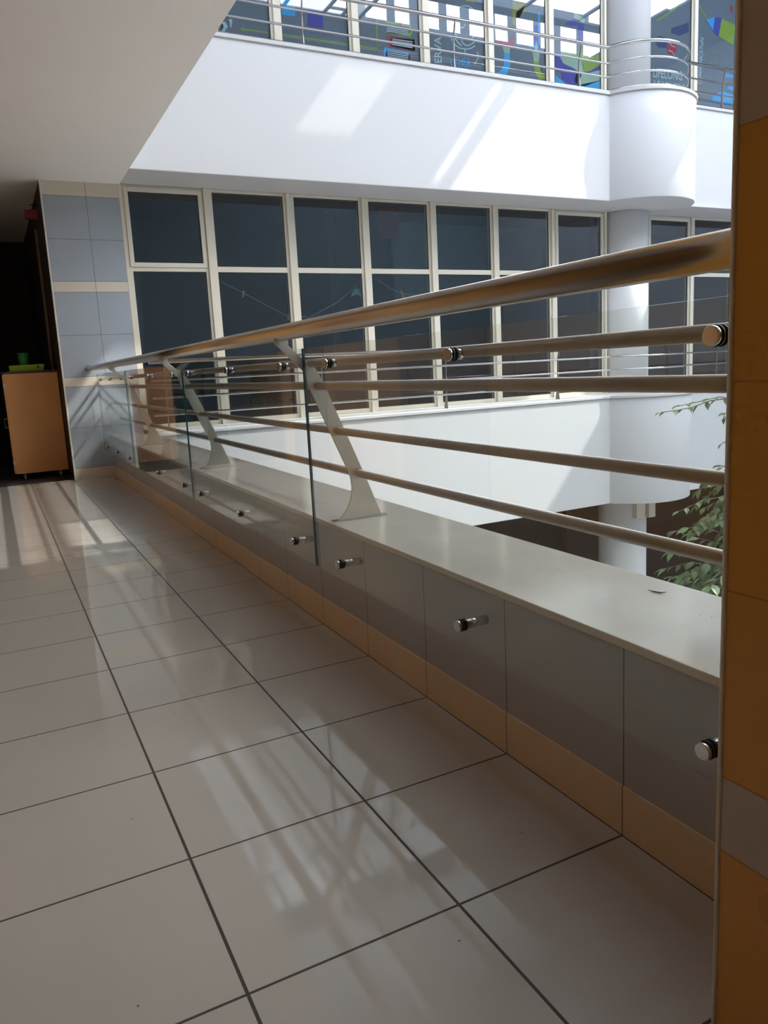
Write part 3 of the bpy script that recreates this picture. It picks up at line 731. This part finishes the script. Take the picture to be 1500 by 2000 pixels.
# ------------------------------------------------------------------ glass panels with their stand-off studs
GX0, GX1 = 1.463, 1.474
panels = [(0.975, 3.785, (1.215, 2.335, 3.46), 'frontmost clear glass panel, beside the orange column'),
          (3.800, 6.655, (4.12, 5.22, 6.37), 'clear glass panel second from the orange column, in front of the nearest leaning post'),
          (6.67, 9.745, (7.0, 8.18, 9.33), 'clear glass panel third from the orange column, seen at a steep slant'),
          (9.76, 12.50, (10.08, 11.1, 12.1), 'farthest clear glass panel, next to the blue-grey tiled pier')]
for y0, y1, ss, lab in panels:
    t = thing('glass_panel', lab, 'glass panel', group='glass panels of the near railing')
    b = bmn()
    z0, z1 = 0.418, 1.583
    bx(b, GX0, GX1, y0, y1, z0, z1)
    o = obj('pane', b, [M['glass'], M['edge']], t)
    for p in o.data.polygons:
        if abs(p.normal.y) > 0.5: p.material_index = 1
    for y_ in ss:
        for zc, xe, r in ((0.497, XK + 0.004, 0.0225), (1.499, 1.505, 0.0235)):
            b = bmn(); tube(b, [(GX0 - 0.022, y_, zc), (GX0 - 0.0205, y_, zc), (GX0 - 0.005, y_, zc)], [r - 0.002, r, r], 24)
            c = obj('stud_cap', b, M['polish'], t); c['label'] = 'round steel cap holding the glass'
            b = bmn(); tube(b, [(GX0 - 0.005, y_, zc), (GX0 + 0.0, y_, zc)], r + 0.0015, 24)
            tube(b, [(GX1, y_, zc), (GX1 + 0.005, y_, zc)], r + 0.0015, 24)
            obj('gasket', b, M['rubber'], c)
            b = bmn(); tube(b, [(GX1 + 0.005, y_, zc), (xe, y_, zc)], r - 0.004, 20)
            obj('spacer', b, M['polish'], c)
    set_base(t, (GX0, (y0 + y1) / 2, 0.418))

# ------------------------------------------------------------------ far thin railings
def rail_path(xa, xb, z, yr, rr):
    dy = CY - yr
    h = math.sqrt(rr * rr - dy * dy)
    a0 = math.atan2(-dy, -h); a1 = math.atan2(-dy, h)
    n_ = 28
    pts = [(xa, yr, z)] + [(CX + rr * math.cos(a0 + (a1 - a0) * i / n_), CY + rr * math.sin(a0 + (a1 - a0) * i / n_), z) for i in range(n_ + 1)] + [(xb, yr, z)]
    return pts
def far_railing(label, zb, zs, xa, posts):
    t = thing('balcony_railing', label, 'railing')
    for i, z in enumerate(zs):
        top = (i == len(zs) - 1)
        b = bmn(); tube(b, rail_path(xa, 23.9, z, 11.80, 1.10), 0.032 if top else 0.0175, 12)
        obj('top_rail' if top else 'rail', b, M['polish'], t)
    for px in posts:
        b = bmn()
        prism(b, [(11.83, zb), (11.95, zb), (11.90, zb + 0.25), (11.885, zs[-1] - 0.25), (11.815, zs[-1] - 0.01), (11.79, zs[-1] - 0.01), (11.79, zs[-1] - 0.05), (11.85, zs[-1] - 0.27), (11.86, zb + 0.25)], 'x', px - 0.006, px + 0.006)
        obj('post', b, M['satin'], t)
    set_base(t, (7.0, 11.85, zb))
far_railing('thin four-bar steel railing before the middle row of windows, seen through the near railing', ZL, [0.925, 1.18, 1.435, 1.715], XB + 0.03, (2.35, 4.9, 7.30, 9.86, 14.3, 16.6))
far_railing('thin four-bar steel railing on the top balcony before the painted windows', ZU, [6.40, 6.645, 6.885, 7.165], XB + 0.03, (3.6, 4.95, 7.7, 10.45, 14.3, 16.6))
ARC = -112
def arc_post(parent, z0, z1, a):
    x_, y_ = CX + 1.08 * math.cos(a), CY + 1.08 * math.sin(a)
    b = bmn(); bx(b, x_ - 0.02, x_ + 0.02, y_ - 0.006, y_ + 0.006, z0, z1)
    obj('post', b, M['satin'], parent)
rs = [o for o in COL.objects if o.name.startswith('balcony_railing')]
for r_, z0, z1 in ((rs[0], ZL, 1.70), (rs[1], ZU, 7.15)):
    arc_post(r_, z0, z1, math.radians(ARC))

# ------------------------------------------------------------------ cabinet in the dark recess and what is on it
t = thing('rolling_cabinet', 'orange-brown wooden cabinet on casters beside the tiled pier', 'cabinet')
cz0, cz1, cy0, cy1, cx0, cx1 = 0.095, 1.655, 13.30, 13.85, 0.21, 0.975
b = bmn(); bx(b, cx0, cx1, cy0, cy1, cz0, cz1)
obj('body', b, M['wood'], t, bevel=0.004)
b = bmn(); bx(b, cx0 - 0.03, cx1, cy0 - 0.01, cy1 + 0.01, cz1 + 0.0005, cz1 + 0.03)
o = obj('top_board', b, M['wood_dark'], t, bevel=0.003); o['label'] = 'dark top board'
b = bmn(); bx(b, cx0 - 0.022, cx0 - 0.001, cy0 + 0.005, cy1 - 0.005, cz0 + 0.01, cz1 - 0.01)
d = obj('door', b, M['wood'], t, bevel=0.003)
b = bmn(); tube(b, [(cx0 - 0.022, cy0 + 0.08, 0.97), (cx0 - 0.07, cy0 + 0.08, 0.97), (cx0 - 0.07, cy0 + 0.08, 0.83), (cx0 - 0.022, cy0 + 0.08, 0.83)], 0.007, 8)
o = obj('handle', b, M['beige'], d); o['label'] = 'pale bow handle'
for z_ in (0.25, 1.45):
    b = bmn(); bx(b, cx0 - 0.026, cx0 + 0.004, cy0 - 0.006, cy0 + 0.03, z_, z_ + 0.06)
    obj('hinge', b, M['beige'], d)
for x_ in (cx0 + 0.12, cx1 - 0.12):
    for y_ in (cy0 + 0.07, cy1 - 0.07):
        b = bmn(); tube(b, [(x_ - 0.014, y_, 0.036), (x_ + 0.014, y_, 0.036)], 0.036, 16)
        bx(b, x_ - 0.02, x_ - 0.015, y_ - 0.018, y_ + 0.018, 0.03, 0.095)
        bx(b, x_ + 0.015, x_ + 0.02, y_ - 0.018, y_ + 0.018, 0.03, 0.095)
        bx(b, x_ - 0.02, x_ + 0.02, y_ - 0.018, y_ + 0.018, 0.085, 0.095)
        obj('caster', b, M['wheel'], t)
set_base(t, (0.6, 13.57, 0))
zt = cz1 + 0.0305
b = bmn(); bx(b, 0.27, 0.86, 13.32, 13.75, zt, zt + 0.006)
tag(obj('folder', b, M['pink']), 'thin magenta folder lying on the cabinet under the lime green box', 'folder')
t = thing('storage_box', 'lime green flat plastic box with a dark finger hole on the cabinet', 'box')
b = bmn(); prism(b, [(0.31, zt + 0.007), (0.79, zt + 0.007), (0.81, zt + 0.105), (0.30, zt + 0.095)], 'y', 13.38, 13.72)
obj('box_body', b, M['limeplastic'], t, bevel=0.006)
b = bmn(); tube(b, [(0.715, 13.3785, zt + 0.06), (0.715, 13.382, zt + 0.06)], 0.017, 16)
o = obj('finger_hole', b, M['rubber'], t); o['label'] = 'dark round hole'
set_base(t, (0.55, 13.55, zt))
b = bmn(); tube(b, [(0.525, 13.55, zt + 0.1055), (0.525, 13.55, zt + 0.11), (0.525, 13.55, zt + 0.29)], [0.064, 0.066, 0.078], 24, caps=False)
b.faces.new([v for v in list(b.verts)[:24]][::-1])
cup = obj('cup', b, M['greenplastic'])
md = cup.modifiers.new('wall', 'SOLIDIFY'); md.thickness = 0.003; md.offset = -1
tag(cup, 'dark green cup standing on the lime green box', 'cup')
# red alarm box and a pale door strip on the pier's side wall
t = thing('alarm_bell', 'dark red alarm box high on the side of the tiled pier', 'alarm')
b = bmn(); bx(b, 0.80, 0.984, 13.36, 13.50, 3.99, 4.12)
obj('alarm_case', b, M['redplastic'], t, bevel=0.008)
b = bmn(); tube(b, [(0.89, 13.43, 4.12), (0.89, 13.43, 4.20), (0.984, 13.43, 4.20)], 0.01, 8)
obj('conduit', b, M['dark'], t)
set_base(t, (0.984, 13.43, 4.05))
b = bmn(); bx(b, 0.95, 0.984, 14.0, 14.10, 0.0, 3.95)
struct(obj('trim_2', b, M['bark'], bevel=0.004))

# ------------------------------------------------------------------ box on the lower column
t = thing('junction_box', 'beige metal box fixed to the lower round column under the balcony', 'box')
b = bmn(); bx(b, 12.13, 12.38, 12.05, 12.16, -2.06, -1.70)
obj('box_body', b, M['beige'], t, bevel=0.006)
b = bmn(); bx(b, 12.55, 12.74, 12.10, 12.27, -2.10, -1.70)
obj('cover', b, M['beige'], t, bevel=0.006)
set_base(t, (12.4, 12.14, -2.08))

# ------------------------------------------------------------------ strings, pegs and a cloth behind the middle windows
def line_obj(pts, lab):
    b = bmn()
    q = []
    for i in range(len(pts) - 1):
        a, c = Vector(pts[i]), Vector(pts[i + 1])
        for k in range(4):
            s_ = k / 4; p = a.lerp(c, s_); q.append(p)
    q.append(Vector(pts[-1]))
    tube(b, q, 0.0045, 6)
    return tag(obj('string', b, M['string']), lab, 'string', 'strings behind the middle windows')
YS = 12.8
line_obj([(3.60, YS, 2.99), (3.79, YS, 2.893), (3.96, YS, 2.81), (4.72, YS, 2.413), (5.078, YS, 2.40)], 'slack string with pegs behind the second window from the tiled pier')
line_obj([(5.078, YS, 2.372), (5.684, YS, 2.647), (6.20, YS, 3.05)], 'rising string behind the third window, the blue cloth on it')
line_obj([(6.45, YS, 3.05), (6.83, YS, 2.849), (6.987, YS, 2.79), (7.45, YS, 2.74)], 'slack string with a peg behind the fourth window from the pier')
def peg(x0, z0, x1, z1, lab):
    a = Vector((x0, YS - 0.006, z0)); c = Vector((x1, YS - 0.006, z1)); d = (c - a).normalized(); n_ = Vector((-d.z, 0, d.x))
    t = thing('clothes_peg', lab, 'clothes peg', group='pegs on the strings')
    for s_ in (-1, 1):
        b = bmn()
        P_ = [a + n_ * s_ * 0.003, a + n_ * s_ * 0.014, c + n_ * s_ * 0.010, c + n_ * s_ * 0.001]
        prism(b, [(p.x, p.z) for p in P_], 'y', YS - 0.014, YS + 0.002)
        obj('prong', b, M['peg'], t)
    b = bmn(); m_ = a.lerp(c, 0.45); tube(b, [(m_.x, YS - 0.018, m_.z), (m_.x, YS + 0.005, m_.z)], 0.006, 8)
    obj('spring', b, M['steel'], t)
    set_base(t, (m_.x, YS, m_.z))
peg(3.975, 2.845, 3.95, 2.74, 'wooden peg on the upper part of the string behind the second window')
peg(4.741, 2.455, 4.716, 2.345, 'wooden peg at the low end of the string behind the second window')
peg(6.965, 2.85, 7.03, 2.69, 'orange wooden peg on the string behind the fourth window')
b = bmn()
g = [[None] * 7 for _ in range(7)]
for i in range(7):
    for j in range(7):
        u, v_ = i / 6, j / 6
        x_ = 5.945 + 0.21 * u * (0.45 + 0.55 * v_) + 0.06 * (1 - v_)
        z_ = 2.885 - 0.145 * v_ + 0.03 * math.sin(u * 3.1) * v_ - 0.03 * abs(u - 0.45)
        g[i][j] = b.verts.new((x_, YS - 0.01 + 0.02 * math.sin(5 * u + 2 * v_), z_))
for i in range(6):
    for j in range(6): b.faces.new((g[i][j], g[i + 1][j], g[i + 1][j + 1], g[i][j + 1]))
o = obj('cloth', b, M['mask'], smooth=True)
md = o.modifiers.new('thick', 'SOLIDIFY'); md.thickness = 0.004
tag(o, 'small pale blue cloth pinned to the string behind the third window', 'cloth')

# ------------------------------------------------------------------ ficus tree in the atrium
t = thing('ficus_tree', 'tall leafy ficus tree in the atrium, half hidden by the orange column', 'tree')
TX, TY = 6.75, 4.75
b = bmn(); tube(b, [(TX, TY, ZG + 0.75), (TX + 0.05, TY, -3.5), (TX - 0.05, TY + 0.05, -1.5), (TX, TY, 0.3), (TX + 0.05, TY, 1.3)], [0.09, 0.08, 0.06, 0.04, 0.015], 12)
obj('trunk', b, M['bark'], t)
fol = bmn(); br = bmn()
def leaf(p, d, up, L, Wd):
    d = d.normalized(); s_ = d.cross(up)
    if s_.length < 0.05: s_ = d.cross(Vector((1, 0, 0)))
    s_.normalize(); nrm = s_.cross(d).normalized()
    prof = [(0.0, 0.0, 0.0), (0.18, 0.34, 0.02), (0.42, 0.5, 0.04), (0.68, 0.36, 0.02), (0.86, 0.13, -0.03), (1.0, 0.0, -0.09)]
    cen = [fol.verts.new(p + d * L * a + nrm * L * c) for a, w_, c in prof]
    lft = [fol.verts.new(p + d * L * a + s_ * Wd * w_ + nrm * (L * c + 0.12 * Wd)) for a, w_, c in prof[1:-1]]
    rgt = [fol.verts.new(p + d * L * a - s_ * Wd * w_ + nrm * (L * c + 0.12 * Wd)) for a, w_, c in prof[1:-1]]
    for side in (lft, rgt):
        fol.faces.new((cen[0], side[0], cen[1]))
        for k in range(3): fol.faces.new((cen[k + 1], side[k], side[k + 1], cen[k + 2]))
        fol.faces.new((cen[4], side[3], cen[5]))
def twig(pts, nl, L=0.085, droop=0.5):
    pts = [Vector(p) for p in pts]
    tube(br, pts, [0.005 * (1 - 0.6 * i / (len(pts) - 1)) + 0.001 for i in range(len(pts))], 5)
    segs = [(pts[i + 1] - pts[i]).length for i in range(len(pts) - 1)]
    tot = sum(segs)
    for k in range(nl):
        s_ = tot * (k + 0.6) / nl
        i = 0
        while i < len(segs) - 1 and s_ > segs[i]: s_ -= segs[i]; i += 1
        p = pts[i].lerp(pts[i + 1], min(1, s_ / segs[i])); ax_ = (pts[i + 1] - pts[i]).normalized()
        side = ax_.cross(Vector((0, 0, 1))).normalized() * (1 if k % 2 else -1)
        d = ax_ * random.uniform(0.4, 0.9) + side * random.uniform(0.4, 0.9) + Vector((0, 0, -droop * random.uniform(0.3, 1.3)))
        l_ = L * random.uniform(0.75, 1.2)
        leaf(p, d, Vector((random.uniform(-.4, .4), random.uniform(-.4, .4), 1)), l_, l_ * 0.52)
    p = pts[-1]; leaf(p, (pts[-1] - pts[-2]) + Vector((0, 0, -0.05)), Vector((0, 0, 1)), L, L * 0.45)
c0 = Vector((TX, TY, 0.6))
# upper spray reaching left across the balcony
twig([c0, (6.3, 4.85, 0.98), (5.95, 4.9, 1.04), (5.65, 4.9, 1.01), (5.42, 4.9, 0.99)], 16, 0.075, 0.2)
twig([(6.1, 4.9, 1.02), (5.85, 4.92, 1.01), (5.62, 4.92, 0.965), (5.40, 4.9, 0.955), (5.22, 4.9, 0.95)], 8, 0.085, 0.9)
twig([(6.1, 4.9, 0.9), (6.0, 4.88, 0.88), (5.97, 4.86, 0.85)], 3, 0.07, 0.4)
twig([(6.4, 4.9, 0.7), (6.05, 4.9, 0.62), (5.99, 4.9, 0.6)], 3, 0.06, 0.4)
# middle sprays
c1 = Vector((TX, TY, -0.1))
twig([c1, (6.1, 4.9, 0.10), (5.75, 4.9, 0.09), (5.45, 4.9, 0.03)], 18, 0.085, 0.5)
twig([(6.2, 4.85, 0.0), (5.9, 4.9, -0.08), (5.72, 4.9, -0.10), (5.62, 4.9, -0.17)], 14, 0.085, 0.5)
twig([(6.2, 4.9, -0.2), (5.95, 4.9, -0.12), (5.78, 4.9, -0.16), (5.64, 4.9, -0.21)], 12, 0.085, 0.5)
# dense crown: sprays in all directions round the trunk, kept back from the two gaps seen on the left
for k in range(420):
    zz = random.uniform(-2.2, 0.22) if k % 6 else random.uniform(0.6, 1.8)
    an = random.uniform(0, 2 * PI)
    if zz > 0.5: rmax = 0.55
    elif zz > -0.3: rmax = 0.92
    elif zz > -0.5: rmax = 1.0
    elif zz > -1.0: rmax = 1.42
    else: rmax = 1.5
    r1 = rmax * random.uniform(0.55, 1.0)
    dv = Vector((math.cos(an), math.sin(an), 0))
    base = Vector((TX, TY, zz + 0.1)) + dv * r1 * 0.45
    mid = Vector((TX, TY, zz + 0.16)) + dv * r1 * 0.75
    tip = Vector((TX, TY, zz + random.uniform(-0.12, 0.08))) + dv * r1
    twig([base, mid, tip], 9, random.uniform(0.115, 0.165) if zz < -0.35 else random.uniform(0.085, 0.12), 0.75)
o = obj('branches', br, M['bark'], t); o['label'] = 'thin brown twigs'
o = obj('foliage', fol, M['leaf'], t, smooth=True); o['kind'] = 'stuff'
b = bmn(); tube(b, [(TX, TY, ZG), (TX, TY, ZG + 0.75)], [0.42, 0.55], 28)
obj('planter', b, M['pot'], t)
b = bmn(); tube(b, [(TX, TY, ZG + 0.751), (TX, TY, ZG + 0.765)], 0.5, 28)
obj('soil', b, M['soil'], t)
set_base(t, (TX, TY, ZG))

# ------------------------------------------------------------------ small litter
b = bmn()
tube(b, [(1.972, 1.905, ZS + 0.006), (1.983, 1.885, ZS + 0.003), (1.990, 1.865, ZS + 0.003), (1.998, 1.845, ZS + 0.008)], [0.001, 0.0028, 0.0026, 0.001], 6)
tag(obj('dry_twig', b, M['twig']), 'tiny curled dry twig lying alone on the marble sill', 'twig')
b = bmn()
SP = [(1.937, 3.035), (2.037, 2.965), (1.784, 2.678), (1.824, 2.624), (1.851, 2.581), (1.896, 2.3), (2.046, 2.393), (1.96, 2.204), (1.882, 2.0), (1.878, 1.94), (1.921, 1.616), (1.929, 1.58), (1.865, 2.343), (1.755, 2.316), (1.923, 2.327)]
for x_, y_ in SP:
    for q in range(3):
        xx, yy, r = x_ + random.uniform(-.02, .02), y_ + random.uniform(-.03, .03), random.uniform(0.0012, 0.004)
        vs = [b.verts.new((xx + r * math.cos(a) * random.uniform(.5, 1.3), yy + r * math.sin(a) * random.uniform(.5, 1.3), ZS + 0.0009)) for a in (0, 1.2, 2.4, 3.7, 5.0)]
        b.faces.new(vs)
tag(obj('dirt_specks', b, M['speck']), 'scattered small dark dirt specks on the marble sill', 'dirt', kind='stuff')
b = bmn()
for x_, y_ in [(1.314, 1.786), (0.133, 1.714), (0.375, 2.015), (0.249, 2.536), (0.547, 3.285), (0.9, 1.5), (1.1, 3.1), (0.2, 4.4)]:
    r = random.uniform(0.0025, 0.005)
    vs = [b.verts.new((x_ + r * math.cos(a) * random.uniform(.5, 1.3), y_ + r * math.sin(a) * random.uniform(.5, 1.3), 0.0009)) for a in (0, 1.2, 2.4, 3.7, 5.0)]
    b.faces.new(vs)
tag(obj('dirt_specks', b, M['speck']), 'few tiny dark specks on the floor tiles', 'dirt', kind='stuff')
